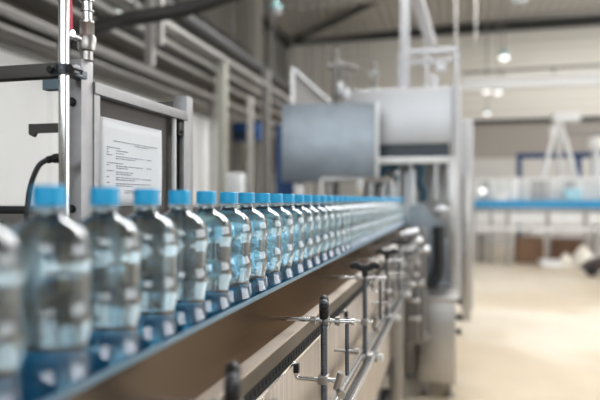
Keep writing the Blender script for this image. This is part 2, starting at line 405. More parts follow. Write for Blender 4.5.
# legs, diagonal braces, stretchers
def leg(x, y, w=.045, d=.06, ztop=EYE-.262):
    q = MB(); q.box(x-w/2, x+w/2, y-d/2, y+d/2, .05, ztop, .003); q.cyl((x, y, 0), (x, y, .012), .04); q.cyl((x, y, .01), (x, y, .06), .012)
    return q.build('leg', M['steel'], t)
for y in (-.1, 1.7, 3.35, 4.5):
    leg(-.30 if y > 3 else -.36, y, .07 if y > 3 else .045); leg(-.47, y)
for (ya, yb) in ((2.6, 1.8), (2.6, 3.25), (4.3, 3.5)):
    MB().bar((-.37, ya, .08 if yb < ya else .08), (-.37, yb, .44), .03, .03).build('diagonal_brace', M['steel'], t)
MB().box(-.385, -.355, -.1, 4.5, .42, .46, .002).build('stretcher', M['steel'], t)
MB().box(-.40, -.395, 2.4, 4.6, .46, EYE-.27).build('inner_panel', M['steel_dark'], t)
# rods along the lower side
for (x, z, r) in ((-.246, EYE-.437, .0075), (-.212, EYE-.437, .006)):
    MB().cyl((x, .2, z), (x, 3.6, z), r, 12).build('guide_rod', M['chrome'], t)
MB().box(-.234, -.222, .2, 3.6, EYE-.452, EYE-.440, .002).build('slotted_rail', M['black'], t)
MB().box(-.72, -.40, 1.8, 4.0, .01, .05, .004).build('floor_shade_slab', M['black'], t, 'dark slab standing in for shade on the floor')  # black slab put in to darken the shaded floor under the conveyor
MB().box(-.300, -.285, .2, 3.6, EYE-.520, EYE-.490, .002).build('lower_beam', M['steel'], t)
b = MB()
for y in (.45, 1.4, 2.0, 2.6, 3.3): b.box(-.335, -.285, y-.012, y+.012, EYE-.515, EYE-.495)
b.build('beam_bracket', M['steel'], t)
conv = t

# adjusting posts with star knobs
def post(y, turn, label, ztop):
    P = thing('adjusting_post', (-.24, y, EYE-.46), label, 'adjusting post', 'adjusting posts along the conveyor side')
    X = -.24
    b = MB(); b.cyl((X, y, EYE-.46), (X, y, ztop-.03), .0068, 16); b.build('threaded_rod', M['rod'], P)
    # T knob: hub and two rounded arms
    kb = MB(); kb.lathe([(0, -.004), (.0085, -.004), (.0095, .004), (.0098, .026), (.0075, .030), (0, .030)], (0, 0, -.03), 20)
    for s in (-1, 1):
        kb.tube([(0, 0, -.010), (s*.014, 0, -.008), (s*.024, 0, -.001), (s*.033, 0, -.003)], .0095, 12, 5)
        kb.lathe([(0, -.009), (.007, -.007), (.0100, 0), (.007, .007), (0, .009)], (s*.034, 0, -.004), 14)
    k = kb.build('knob', M['black']); k.location = (0, 0, ztop-(EYE-.46)); k.rotation_euler = (0, 0, turn); k.parent = P
    # the builder moved the origin to the base: put the knob back on top of its rod
    k.location.z -= .03
    # upper cross rod with two collars
    zu = ztop-.034
    b = MB(); b.cyl((-.325, y+.004, zu), (X+.052, y+.004, zu), .0042, 12)
    b.cyl((X+.052, y+.004, zu), (X+.060, y+.004, zu), .0065, 12); b.build('cross_rod', M['chrome'], P)
    b = MB()
    for xx in (X-.022, X+.026): b.cyl((xx-.005, y+.004, zu), (xx+.005, y+.004, zu), .0085, 14)
    b.cyl((X-.009, y+.004, zu), (X+.009, y+.004, zu), .0105, 16)
    b.build('collar', M['steel'], P)
    # lower hook rod reaching back to the panel
    zl = EYE-.345
    b = MB(); b.tube([(-.331, y-.01, zl+.030), (-.315, y-.01, zl+.030), (-.296, y-.01, zl+.026), (-.292, y-.01, zl+.003), (-.280, y-.01, zl), (-.25, y-.01, zl), (-.208, y-.01, zl)], .0042, 12, 6); b.build('hook_rod', M['chrome'], P)
    b = MB(); b.box(-.298, -.287, y-.016, y-.004, zl+.010, zl+.028, .002); b.build('hook_end', M['black'], P)
    b = MB(); b.box(X-.010, X+.010, y-.017, y+.008, zl-.009, zl+.009, .003); b.cyl((-.214, y-.01, zl-.016), (-.205, y-.01, zl+.016), .007, 14)
    b.cyl((-.208, y-.01, zl-.018), (-.200, y-.03, zl-.020), .008, 14); b.build('clamp', M['steel'], P)
    b = MB(); b.cyl((-.200, y+.03, EYE-.345), (-.200, y+.03, EYE-.232), .0042, 12); b.build('side_rod', M['rod'], P)
    b = MB(); b.cyl((-.226, y+.03, EYE-.297), (-.182, y+.03, EYE-.297), .0032, 12)
    b.cyl((-.186, y+.03, EYE-.297), (-.176, y+.03, EYE-.297), .006, 12); b.build('stay_rod', M['steel'], P)
    b = MB(); b.box(X-.010, X+.030, y-.012, y+.036, EYE-.452, EYE-.437, .002); b.cyl((-.212, y+.01, EYE-.46), (-.205, y+.01, EYE-.43), .008, 14)
    b.build('foot_bracket', M['steel'], P)
    MB().cyl((-.205, y, EYE-.445), (-.188, y, EYE-.445), .010, 16).build('end_roller', M['white'], P)
    return P
labs = ['nearest adjusting post with black knob at the bottom edge of the picture',
        'sharp adjusting post with black knob seen edge-on, in front of the cream panel',
        'first adjusting post whose black winged knob is seen broadside',
        'second adjusting post with a black winged knob seen broadside',
        'third adjusting post with a black winged knob, slightly blurred',
        'fourth blurred adjusting post, before the grey conveyor leg',
        'fifth blurred adjusting post, next to the filling machine',
        'last blurred adjusting post, close against the filling machine']
for i, (y, tn, zt) in enumerate(((.638, 1.93, 1.098), (1.137, 1.778, 1.100), (1.70, TH-.05, 1.112), (2.283, TH, 1.105), (2.86, TH+.1, 1.10), (3.2, TH, 1.09), (3.62, TH+.4, 1.09), (4.05, TH, 1.10))):
    post(y, tn, labs[i], zt)

# ------------------------------------------------------------------ bottles
BX = -.372; ZB = EYE-.226; HB = .240    # base z, cap top at EYE+.014
def bottle_profile():
    # z relative to base
    p = [(0, .006), (.012, .004), (.022, .001), (.030, 0), (.036, .004), (.0395, .012), (.0405, .024), (.0405, .052), (.0395, .060),
         (.0365, .070), (.0348, .079), (.0350, .086), (.0372, .096), (.0394, .106), (.0402, .116), (.0394, .124), (.0378, .129), (.0380, .134),
         (.0382, .140), (.0382, .158), (.0390, .162), (.0403, .167), (.0405, .174), (.0397, .183), (.0376, .1905), (.0338, .1970), (.0285, .2020), (.0225, .2055), (.0172, .2080), (.0142, .2105), (.0130, .2140), (.0128, .2190)]
    return p
def make_bottle(label):
    R = thing('water_bottle', (BX, 0, ZB), label, 'bottle', 'blue-capped water bottles in a row on the conveyor')
    def at(mb, name, m, lb=None):
        me_o = mb.build(name, m, None, lb)
        me_o.location = me_o.location + Vector((0, 0, 0)); me_o.parent = R; return me_o
    prof = bottle_profile()
    # slightly scalloped base and waist are kept in the lathe; top closed under the cap
    b = MB(); b.lathe(prof + [(.0128, .234), (0, .234)], seg=40); at(b, 'bottle_body', M['water'])
    b = MB(); b.lathe([(.0130, .2165), (.0168, .2170), (.0168, .2190), (.0130, .2195)], seg=32); at(b, 'neck_ring', M['neck'])
    b = MB(); seg = 60
    t = bmesh.new()
    prof2 = [(0, .2400), (.0135, .2400), (.0150, .2388), (.0154, .2370), (.0154, .2240), (.0158, .2235), (.0158, .2205), (.0140, .2203)]
    rings = []
    for j, (r, z) in enumerate(prof2):
        if r == 0: rings.append([t.verts.new((0, 0, z))]); continue
        rings.append([t.verts.new(((r-(.0004 if (k % 2 and 2 < j < 5) else 0))*math.cos(2*math.pi*k/seg), (r-(.0004 if (k % 2 and 2 < j < 5) else 0))*math.sin(2*math.pi*k/seg), z)) for k in range(seg)])
    for a, c in zip(rings, rings[1:]):
        for k in range(seg):
            jn = (k+1) % seg
            if len(a) == 1: t.faces.new((a[0], c[k], c[jn]))
            else: t.faces.new((a[k], c[k], c[jn], a[jn]))
    bmesh.ops.recalc_face_normals(t, faces=t.faces)
    b._join(t); at(b, 'cap', M['cap'], 'light blue screw cap')
    return R
M['neck'] = mat('clear_neck_ring', (.75, .85, .92), .15, trans=.6, ior=1.3)
ordn = lambda k: str(k)
B0 = None; i = 0; y = .19+.092*0
# first visible bottle: depth 229/462
def ydepth(delta): return (F*.372/(CT*delta) - .372*ST)/CT
ystart = ydepth(481); pitch = .0950
words = ['first', 'second', 'third', 'fourth', 'fifth', 'sixth', 'seventh', 'eighth', 'ninth', 'tenth', 'eleventh', 'twelfth', 'thirteenth', 'fourteenth', 'fifteenth', 'sixteenth', 'seventeenth', 'eighteenth', 'nineteenth', 'twentieth']
tens = {2: 'twenty', 3: 'thirty', 4: 'forty', 5: 'fifty'}
def nth(k):
    if k <= 20: return words[k-1]
    a, b_ = divmod(k, 10)
    if b_ == 0: return {3: 'thirtieth', 4: 'fortieth', 5: 'fiftieth'}[a]
    return tens[a]+'-'+words[b_-1]
special = {1: 'water bottle cut by the left picture edge, nearest and most blurred of the row',
           2: 'clear water bottle with blue cap before the vertical steel pipe, second from left',
           3: 'water bottle with blue cap at the sheet edge, third from left',
           4: 'water bottle with blue cap before the pinned sheet, fourth from left',
           5: 'water bottle with blue cap below the right frame post, fifth from left'}
for k in range(1, 50):
    yy = ystart+(k-1)*pitch
    if yy > 4.62: break
    lab = special.get(k, 'clear water bottle with light blue cap, %s from the left along the row' % nth(k))
    if B0 is None: B0 = make_bottle(lab); o = B0
    else: o = copy_tree(B0); o['label'] = lab
    o.location = (BX+random.uniform(-.0012, .0012), yy, ZB); o.rotation_euler = (0, 0, random.uniform(0, 6.28))

# ------------------------------------------------------------------ board frame on the left
FX = -.62
t = thing('board_frame', (FX, 1.1, 0), 'grey steel box frame with upright posts left behind the bottles', 'frame')
def post_(x0, x1, y0, y1, zt, m='frame'):
    b = MB(); b.box(x0, x1, y0, y1, .01, zt, .002); b.box(x0-.01, x1+.01, y0-.01, y1+.01, 0, .01)
    return b.build('post', M[m], t)
post_(FX-.036, FX, .911, .947, 1.545)
post_(FX-.036, FX, 1.335, 1.372, 1.552)
post_(-1.42, -1.384, .911, .947, 1.545)
MB().box(-1.384, FX-.036, .913, .938, 1.517, 1.541, .0015).build('cross_tube', M['tubed'], t, 'dark cross tube')
MB().box(-.90, FX-.036, 1.338, 1.370, 1.505, 1.540, .0015).build('cross_tube', M['tubed'], t, 'dark cross tube')
MB().box(FX-.016, FX+.004, .947, 1.335, 1.490, 1.511, .0015).build('top_rail', M['frame'], t)
MB().box(FX-.012, FX+.002, .947, .966, .9, 1.490, .0015).build('stile', M['frame'], t)
MB().box(FX-.012, FX+.002, 1.318, 1.335, .9, 1.490, .0015).build('stile', M['frame'], t)
MB().box(FX-.03, FX+.004, .947, 1.335, .88, .9, .0015).build('bottom_rail', M['frame'], t)
MB().box(-1.384, FX-.03, .95, 1.33, .86, .88).build('shelf', M['black'], t)  # black sheet added to hide the bright floor from the bottles' refraction
MB().box(FX-.026, FX-.020, .947, 1.335, .9, 1.495).build('back_board', M['board'], t)
MB().cyl((FX-.008, 1.283, .9), (FX-.008, 1.283, 1.490), .0055, 16).build('rod', M['white'], t, 'thin white upright rod')
b = MB(); b.box(FX-.019, FX-.001, 1.297, 1.318, 1.452, 1.484, .002); b.cyl((FX-.001, 1.307, 1.461), (FX+.004, 1.307, 1.461), .004, 12)
b.build('hinge', M['black'], t)
MB().cyl((FX-.018, .904, 1.47), (FX-.018, .911, 1.47), .0075, 16).build('bolt', M['black'], t)
MB().cyl((FX-.018, .905, 1.285), (FX-.018, .911, 1.285), .007, 14).build('bolt', M['black'], t)
MB().box(-1.38, FX-.04, .915, .935, 1.275, 1.289, .002).build('low_cross_bar', M['black'], t, 'dark lower cross bar')
# brackets
b = MB(); b.box(FX-.066, FX-.03, .895, .911, 1.490, 1.508, .0015); b.build('small_bracket', mat('blue_grey_paint', (.16, .22, .27), .45, .3), t)
b = MB(); pts = [(W(20, 0, 1.03).x, 1.433), (FX-.03, 1.433), (FX-.03, 1.417), (W(29, 0, 1.03).x, 1.417), (W(26, 0, 1.03).x, 1.410), (W(20, 0, 1.03).x, 1.415)]
b.prism(pts, 'Y', .902, .908); b.box(W(20, 0, 1.03).x, FX-.03, .908, .925, 1.429, 1.433); b.build('flat_bracket', M['tubed'], t)

# pinned sheet with print lines
yp0, yp1 = .989, 1.238
zt, zb = 1.457, 1.288
t = thing('paper_sheet', (FX-.018, (yp0+yp1)/2, zb), 'white printed sheet pinned on the framed board behind the bottles', 'paper')
b = MB(); bm = b.bm; N = 12; NZ = 8
grid = [[bm.verts.new((FX-.0175+.0012*math.sin(3*j/NZ)+.001*math.sin(i*.6), yp0+(yp1-yp0)*i/N, zb+(zt-zb)*j/NZ)) for j in range(NZ+1)] for i in range(N+1)]
for i in range(N):
    for j in range(NZ): bm.faces.new((grid[i][j], grid[i+1][j], grid[i+1][j+1], grid[i][j+1]))
sh = b.build('sheet', M['paper'], t)
md = sh.modifiers.new('thick', 'SOLIDIFY'); md.thickness = .0004
def px2(y_, z_): return yp0+(yp1-yp0)*y_, zt-(zt-zb)*z_
b = MB()
def words_line(u0, u1, v, h=.012):
    u = u0
    while u < u1-.006:
        w_ = random.uniform(.012, .045); e = min(u+w_, u1)
        x = u
        while x < e-.003:   # strokes of tiny illegible print
            y_, z_ = px2(x, v); y2, _ = px2(x+.0045, v)
            hh = (zt-zb)*h*random.uniform(.6, 1)
            b.box(FX-.0152, FX-.0150, y_, y2, z_-hh, z_)
            x += .0066
        u = e+.010
rows = [(.20, .92, .245), (.52, .74, .268), (.10, .30, .325), (.10, .14, .35), (.23, .42, .355), (.10, .14, .38), (.23, .34, .385), (.10, .18, .41), (.23, .68, .42), (.72, .80, .42), (.23, .52, .445),
        (.10, .34, .50), (.10, .14, .525), (.23, .66, .53), (.72, .80, .53), (.24, .42, .555), (.10, .20, .59), (.23, .50, .60), (.23, .46, .625), (.10, .14, .66), (.23, .60, .665), (.64, .80, .67), (.23, .52, .69),
        (.10, .14, .725), (.23, .80, .735), (.23, .48, .76), (.08, .28, .815), (.36, .97, .815), (.36, .62, .84)]
for u0, u1, v in rows: words_line(u0, u1, v)
words_line(.55, .78, .95)
b.build('printed_lines', M['ink'], t)

# vertical pipe, clamp, valve, hose
t = thing('vertical_steel_pipe', (-.6206, .864, .35), 'bright vertical steel pipe standing in front of the frame at left', 'pipe')
b = MB(); b.cyl((-.6206, .864, .0), (-.6206, .864, 2.75), .0088, 28); b.build('pipe_body', M['chrome'], t)
MB().lathe([(0, 0), (.015, 0), (.015, .008), (.012, .012), (0, .012)], (-.6206, .864, 0), 24).build('floor_flange', M['steel'], t)
t = thing('pipe_clamp', (-.6206, .864, 1.506), 'black bolted clamp holding the vertical pipe to the frame', 'clamp')
b = MB(); b.lathe([(.0092, 0), (.0135, 0), (.0135, .017), (.0092, .017)], (-.6206, .864, 1.506), 24)
b.box(-.645, -.632, .857, .871, 1.508, 1.521, .002); b.box(-.610, -.596, .857, .873, 1.507, 1.523, .002); b.box(-.632, -.608, .872, .912, 1.507, 1.522, .002); b.build('clamp_body', M['rod'], t)
MB().cyl((-.639, .850, 1.5145), (-.639, .878, 1.5145), .0065, 6).build('bolt', M['black'], t)
MB().cyl((-.601, .850, 1.515), (-.601, .880, 1.515), .007, 6).build('bolt', M['black'], t)
vx, vy = -.6215, .930
t = thing('valve_fitting', (vx, vy, 1.545), 'steel hose fitting with hexagonal collar on top of the frame post', 'valve')
MB().lathe([(0, 1.545), (.0105, 1.545), (.0105, 1.560), (.0145, 1.562), (.0155, 1.566), (.0155, 1.584), (.0140, 1.588), (.0, 1.588)], (vx, vy, 0), 28).build('valve_body', M['steel'], t)
MB().lathe([(0, 1.587), (.0135, 1.587), (.0138, 1.589), (.0138, 1.608), (.0125, 1.610), (0, 1.610)], (vx, vy, 0), 6).build('hex_collar', M['steel'], t)
pr = [(0, 1.608), (.0085, 1.608), (.0125, 1.611), (.0125, 1.614), (.0085, 1.616)]
z = 1.616
while z < 1.80:
    pr += [(.0088, z), (.0088, z+.013), (.0125, z+.0145), (.0125, z+.0165), (.0088, z+.018)]; z += .018
pr.append((0, z))
MB().lathe(pr, (vx, vy, 0), 28).build('ribbed_stem', M['chrome'], t)
b = MB(); b.cyl((vx, vy, 1.578), (vx-.012, vy-.03, 1.583), .0062); b.cyl((vx-.010, vy-.026, 1.583), (vx-.014, vy-.037, 1.585), .0085, 6); b.build('side_port', M['chrome'], t)
MB().bar((-.6290, vy-.036, 1.590), (-.6290, vy-.040, 1.650), .005, .009, .0015).build('lever', M['red'], t, 'red valve lever')
MB().tube([(vx, vy, z-.005), (vx, vy, 1.95), (vx-.03, vy+.02, 2.3), (vx-.03, vy+.02, 3.2), (vx-.2, vy+.1, 6.2)], .012).build('supply_hose', M['rubber'], t)
hp = [W(27, 235, .97), W(27, 214, .975), W(30, 188, .98), W(38, 167, .985), W(47, 160, .99), W(54, 158.5, .995)]
t = thing('bent_air_hose', (hp[0].x, hp[0].y, 1.2), 'dark grey bent hose rising beside the vertical pipe at far left', 'hose')
MB().tube([(hp[0].x, hp[0].y, 1.05)]+hp, .0042).build('hose_line', M['rubber'], t)
b = MB(); b.cyl(hp[-2], W(57, 158, 1.0), .0062); b.cyl(hp[-1], (-.6206, .866, W(57, 158, 1.0).z), .008); b.build('end_fitting', M['black'], t)

# ------------------------------------------------------------------ control cover box above the line
a = W(281, 103, 4.5); c = W(378, 182, 4.5)
t = thing('steel_cover_box', (a.x, a.y, 0), 'large satin steel cover box standing beside the far end of the bottle row', 'cover box')
dirx = Vector((CT, ST, 0))*.93 + Vector((0, 0, 0)); 
yaw = math.radians(9)
Lb = (Vector((c.x, c.y, 0))-Vector((a.x, a.y, 0))).length
mid = Vector(((a.x+c.x)/2, (a.y+c.y)/2, 0))
mxb = Matrix.Translation(mid) @ Matrix.Rotation(yaw, 4, 'Z')
MB().box(-Lb/2, Lb/2, 0, .10, c.z, a.z, .006, mxb).build('cover', M['box'], t)
b = MB(); b.box(Lb/2-.022, Lb/2+.004, -.006, .104, c.z-.004, a.z+.004, .002, mxb); b.build('side_flange', M['machw'], t)
b = MB(); b.box(-Lb/2+.1, -Lb/2+.16, .10, .16, 0, a.z-.05, .002, mxb); b.box(-Lb/2, Lb/2, .10, .12, a.z-.09, a.z-.05, .002, mxb); b.build('mounting_post', M['steel'], t)
# tube arch over the bottles
t = thing('guard_arch', (-.43, 4.2, 1.1), 'small square steel tube arch over the bottles below the cover box', 'arch')
p = W(321, 179.5, 4.3); q = W(392, 179.5, 4.42)
b = MB(); b.bar((p.x, p.y, p.z), (q.x, q.y, q.z), .028, .030, .003); b.build('top_tube', M['steel'], t)
MB().box(q.x-.014, q.x+.014, q.y-.012, q.y+.012, 1.137, q.z, .002).build('leg', M['steel'], t)
MB().box(p.x-.014, p.x+.014, p.y-.012, p.y+.012, 0, p.z, .002).build('leg', M['steel'], t)
s_ = W(360, 190, 4.33)
MB().box(s_.x-.022, s_.x+.022, s_.y-.012, s_.y+.012, 1.335, p.z, .002).build('sensor', M['machw'], t)
MB().box(s_.x-.008, s_.x+.008, s_.y-.016, s_.y-.012, 1.345, 1.375).build('sensor_mark', M['yellow'], t, 'yellow mark on the sensor')
MB().box(q.x-.03, q.x+.014, q.y-.03, q.y+.03, 1.137, 1.145).build('foot', M['steel'], t)

# ------------------------------------------------------------------ filling machine
D = 4.55; YM = 4.75
t = thing('filling_machine', (-.5, 5.4, 0), 'big stainless steel filling machine at the far end of the bottle row', 'machine')
def ZM(py, px=425, y=None):
    u = (px-300)/F; d = (YM if y is None else y)/(CT+ST*u); return EYE+(200-py)/F*d
def XM(px, y=None):
    u = (px-300)/F; yy = YM if y is None else y
    d = yy/(CT+ST*u); return (u*CT-ST)*d
xr = XM(452); xl = XM(350)
b = MB(); b.box(xl, xr, YM, YM+2.0, ZM(144), ZM(87), .02); b.build('top_housing', M['mach'], t)
b = MB(); b.box(xl+.03, xr-.02, YM+.03, YM+1.9, ZM(156.5), ZM(144.5)); b.build('dark_band', M['machd'], t)
b = MB(); b.box(xl, xr, YM, YM+.1, ZM(163), ZM(157), .005); b.build('lower_rim', M['machw'], t)
b = MB(); b.lathe([(0, ZM(300)), (.035, ZM(300)), (.035, ZM(86)-.03), (.028, ZM(86)-.008), (.0, ZM(86))], (XM(456), YM+.02, 0), 24); b.build('corner_column', M['rack'], t)
yc = 6.9
b = MB(); b.box(XM(461, yc), XM(473, yc), yc, yc+.25, ZM(312, 468, yc), ZM(119, 468, yc), .03); b.build('rear_column', M['rack'], t)
b = MB(); b.box(XM(463, yc-.2), XM(471, yc-.2), yc-.2, yc, .0, ZM(175, 468, yc-.2), .01); b.build('rear_post', M['steel'], t)
b = MB(); b.box(XM(450, YM-.15), XM(457, YM-.15), YM-.18, YM-.14, ZM(300), ZM(158), .004); b.build('door_post', M['steel'], t)
MB().box(xr-.012, xr+.0, YM+.05, yc, ZM(300), ZM(157)).build('side_window', M['glass'], t, 'clear side window')
MB().box(xl-.1, xr-.02, YM+1.1, YM+1.15, .7, ZM(157)).build('inner_wall', M['steel'], t)
# interior arms and turret
b = MB(); b.lathe([(0, ZM(235)), (.07, ZM(235)), (.07, ZM(175)), (.05, ZM(165)), (.05, ZM(157)), (0, ZM(157))], (XM(404), YM+.35, 0), 28); b.build('turret', M['mach'], t)
for pts in ([(414, 163), (421, 168), (420, 182), (424, 192), (423, 202)], [(378, 185), (382, 172), (390, 166), (398, 168)], [(396, 176), (392, 184), (390, 196)]):
    b = MB(); b.tube([Vector((XM(x, YM+.1), YM+.1, ZM(y, x, YM+.1))) for x, y in pts], .035, 12, 6); b.build('filling_arm', M['teal'], t, 'dark teal curved arm')
for x in range(7):
    xx = xl+.1+x*.11
    MB().cyl((xx, YM+.5, ZM(200)), (xx, YM+.5, ZM(157)), .018).build('filling_nozzle', M['chrome'], t)
# infeed shield
b = MB(); y_ = YM-.25
b.prism([(XM(408, y_), ZM(233, 420, y_)), (XM(408, y_), ZM(206, 420, y_)), (XM(422, y_), ZM(203, 420, y_)), (XM(441, y_), ZM(224, 420, y_)), (XM(441, y_), ZM(236, 420, y_))], 'Y', y_, y_+.02, .002)
b.build('infeed_shield', M['box'], t)
b = MB(); b.lathe([(0, 0), (.05, 0), (.07, .03), (.07, .06), (.03, .09), (0, .09)], (XM(442, y_), y_+.1, ZM(214, 440, y_)-.03), 24); b.build('guide_wheel', M['rack'], t)
b = MB(); b.tube([Vector((XM(x, y_), y_-.02, ZM(yy, x, y_))) for x, yy in ((439, 226), (439, 245), (439.5, 262), (437, 276), (428, 284), (420, 283))], .045, 16, 6); b.build('corrugated_hose', M['rubber'], t, 'thick black bent hose')
# base cabinet with feet
YC = 4.05
def XC(px): return XM(px, YC)
def ZZ(py): return ZM(py, 438, YC)
x0, x1 = XC(419), XC(455.5)
MB().box(x0, x1, YC, YC+1.6, ZZ(384), ZZ(303), .012).build('base_cabinet', M['steel'], t)
MB().box(x0-.01, x1+.015, YC-.015, YC+1.62, ZZ(303), ZZ(297), .006).build('cabinet_top', M['steel'], t)
MB().box(x0+.02, x1-.02, YC-.008, YC, ZZ(380), ZZ(309), .003).build('cabinet_door', M['steel'], t)
MB().box(xl-.1, x0-.02, YM-.05, YM+1.9, .12, ZM(238), .01).build('base_housing', M['steel_dark'], t)
MB().box(x0+.01, xr, YM-.05, YM+.02, ZM(300), ZM(238), .004).build('rear_shield', M['box'], t)
for x in (x0+.04, x1-.04):
    for y in (YC+.06, YC+1.5):
        b = MB(); b.cyl((x, y, .0), (x, y, .015), .035); b.cyl((x, y, .01), (x, y, ZZ(384)), .014); b.build('foot', M['steel_dark'], t)
for y in (YM+.1, YM+1.7):
    MB().cyl((xl, y, 0), (xl, y, .13), .03).build('foot', M['steel_dark'], t)
b = MB()
for (py, w) in ((308, .05), (325, .06), (340, .05)): b.cyl((x1, YC+.3, ZZ(py)), (x1+w*.6, YC+.3, ZZ(py)), .018); b.cyl((x1+w*.55, YC+.3, ZZ(py)), (x1+w*.8, YC+.3, ZZ(py)), .026)
b.build('side_handle', M['black'], t)
# clutter of clamps next to the infeed
y_ = 3.9
for (px, py) in ((404, 234), (411, 232), (415, 241), (407, 248), (413, 262), (405, 268), (416, 283), (412, 300), (413, 318), (402, 290), (422, 250)):
    x_, z_ = XM(px, y_), ZM(py, px, y_)
    MB().cyl((x_-.03, y_, z_), (x_+.025, y_, z_), .012).cyl((x_+.02, y_, z_), (x_+.045, y_, z_), .024).build('clamp_knob', M['chrome'], t)
for px in (404, 410, 416, 423): MB().cyl((XM(px, y_), y_+.015, .40), (XM(px, y_), y_+.015, ZM(228, px, y_)), .014).build('clamp_rod', M['steel_dark'], t)
MB().box(XM(402, y_), XM(424, y_), y_+.02, y_+.05, .38, ZM(285, 410, y_), .005).build('clamp_plate', M['steel_dark'], t)
MB().box(XM(402, y_), XM(430, y_), y_+.03, YM, .40, .44, .005).build('clamp_beam', M['steel_dark'], t)
# upper pieces
zt_ = ZM(87)
b = MB(); y_ = YM+.5
def bx_(x0, x1, y0, y1, yy=y_, dd=.08): b.box(XM(x0, yy), XM(x1, yy), yy, yy+dd, ZM(y1, (x0+x1)/2, yy), ZM(y0, (x0+x1)/2, yy), .004)
bx_(398, 459, 48, 53); bx_(398, 459, 59, 62); bx_(455, 459, 48, 88); bx_(398, 402, 48, 88); bx_(425, 428, 53, 88)
b.build('top_rack', M['rack'], t)
b = MB(); bx_(436, 445, 62, 71); bx_(430, 438, 76, 88); b.build('junction_boxes', M['rack'], t)
b = MB(); b.box(XM(400, YM+.3), XM(409, YM+.3), YM+.3, YM+.36, zt_-.01, 6.4, .004); b.build('supply_column', M['rack'], t)
# machine rear body behind the cover box
b = MB(); b.box(XM(352, 6.0), XM(402, 6.0), 6.0, 6.9, 1.9, ZM(89, 380, 6.0), .02); b.build('rear_housing', M['mach'], t)

# mast with valves and two white flasks above the cover box
dm = 4.95
def bxp(b, x0, x1, y0, y1, d=dm, t_=.03):
    p = W((x0+x1)/2, (y0+y1)/2, d); hw = (x1-x0)/2/F*d; hh = (y1-y0)/2/F*d
    b.box(p.x-hw, p.x+hw, p.y-t_/2, p.y+t_/2, p.z-hh, p.z+hh, .002)
p = W(336, 60, dm)
t = thing('valve_mast', (p.x, p.y, 0), 'thin steel mast with cross arms rising above the cover box', 'mast')
MB().cyl((p.x, p.y, 0), (p.x, p.y, W(0, 50, dm).z), .024).build('mast_pole', M['tray'], t)
b = MB(); b.cyl(W(334, 63, dm), W(358, 69, dm), .02); b.cyl(W(341, 64, dm), W(341, 82, dm), .02); b.cyl(W(347, 70, dm), W(347, 90, dm), .015); b.cyl(W(328, 66, dm), W(337, 66, dm), .022); b.build('cross_arm', M['tray'], t)
b = MB(); b.lathe([(0, -.016), (.014, -.010), (.018, 0), (.014, .010), (0, .016)], W(330, 67, dm), 16); b.build('gauge', M['machw'], t)
q = W(346, 90, dm)
MB().box(min(p.x, q.x)-.02, max(p.x, q.x)+.03, p.y-.02, p.y+.02, W(0, 108, dm).z-.02, W(0, 108, dm).z).build('shelf', M['steel'], t)
for (px, y0, y1, w, lab) in ((340, 82, 96, 3.6, 'upper smaller white filter flask on the steel mast'), (346.5, 89, 108, 4.6, 'lower larger white filter flask on the steel mast')):
    c = W(px, y1, dm); h = (y1-y0)/F*dm; r = w/F*dm
    zz = c.z if y1 > 100 else c.z
    tt = thing('filter_flask', (c.x, c.y, c.z), lab, 'flask', 'white flasks on the mast')
    MB().lathe([(0, 0), (r*.9, 0), (r, .006), (r, h*.8), (r*.7, h*.93), (0, h*.93)], (c.x, c.y, c.z), 20).build('flask_body', M['rack'], tt)
    MB().lathe([(0, h*.93), (r*.5, h*.93), (r*.5, h), (0, h)], (c.x, c.y, c.z), 16).build('flask_cap', M['machw'], tt)
pp = W(374, 75, 5.2)
tag(MB().cyl((pp.x, pp.y, ZM(87)), (pp.x, pp.y, W(0, 62, 5.2).z), .02).box(pp.x-.04, pp.x+.04, pp.y-.03, pp.y+.03, W(0, 76, 5.2).z, W(0, 72, 5.2).z).build('pipe_stand', M['steel_dark']), 'thin dark pipe stand on the machine above the right end of the cover box', 'pipe')
# pale triangular gusset guard
d = 5.3
t = thing('triangular_guard', (W(300, 90, d).x, W(300, 90, d).y, 0), 'pale triangular sheet guard behind the top left of the cover box', 'guard')
A = W(293, 68, d); Bq = W(293, 106, d); C = W(333, 106, d)
b = MB(); yy = A.y
b.prism([(A.x, A.z), (Bq.x, Bq.z), (C.x, C.z), (C.x, C.z+.02)], 'Y', yy, yy+.012); b.build('sheet', M['trayl'], t)
b = MB(); b.bar((A.x, yy-.012, A.z), (C.x, yy-.012, C.z+.02), .02, .02); b.box(A.x-.012, A.x+.012, yy-.02, yy+.01, 0, A.z); b.box(C.x-.012, C.x+.012, yy-.02, yy+.01, 0, C.z); b.build('frame', M['machw'], t)

# ------------------------------------------------------------------ far line on the right
DF = 12.6; YFL = 12.9
def XF(px, y=YFL):
    u = (px-300)/F; return (u*CT-ST)*(y/(CT+ST*u))
def ZF(py, px=530, y=YFL):
    u = (px-300)/F; return EYE+(200-py)/F*(y/(CT+ST*u))
t = thing('far_conveyor', (2, YFL, 0), 'blurred conveyor with bright blue side crossing the hall at the far right', 'conveyor')
M['farblue'] = mat('bright_blue_side', (.02, .30, .60), .4)
xa, xb = .45, 8.2
MB().box(xa, xb, YFL, YFL+.5, ZF(208), ZF(200.5), .01).build('belt', M['farblue'], t, 'bright blue belt side')
MB().box(xa, xb, YFL-.02, YFL+.5, ZF(212), ZF(208.2), .01).build('frame', M['steel_dark'], t)
MB().box(xa, xb, YFL+.02, YFL+.06, ZF(224), ZF(212.5), .01).build('apron', M['machw'], t)
MB().box(xa, xb, YFL-.05, YFL, ZF(231), ZF(227), .01).build('lower_rail', M['machw'], t)
for px in (474, 491, 508, 548, 586, 640, 700):
    x = XF(px); b = MB(); b.box(x-.035, x+.035, YFL-.03, YFL+.05, 0, ZF(212), .005); b.box(x-.07, x+.07, YFL-.08, YFL+.1, 0, .03); b.build('leg', M['trayl' if px != 491 else 'steel_dark'], t)
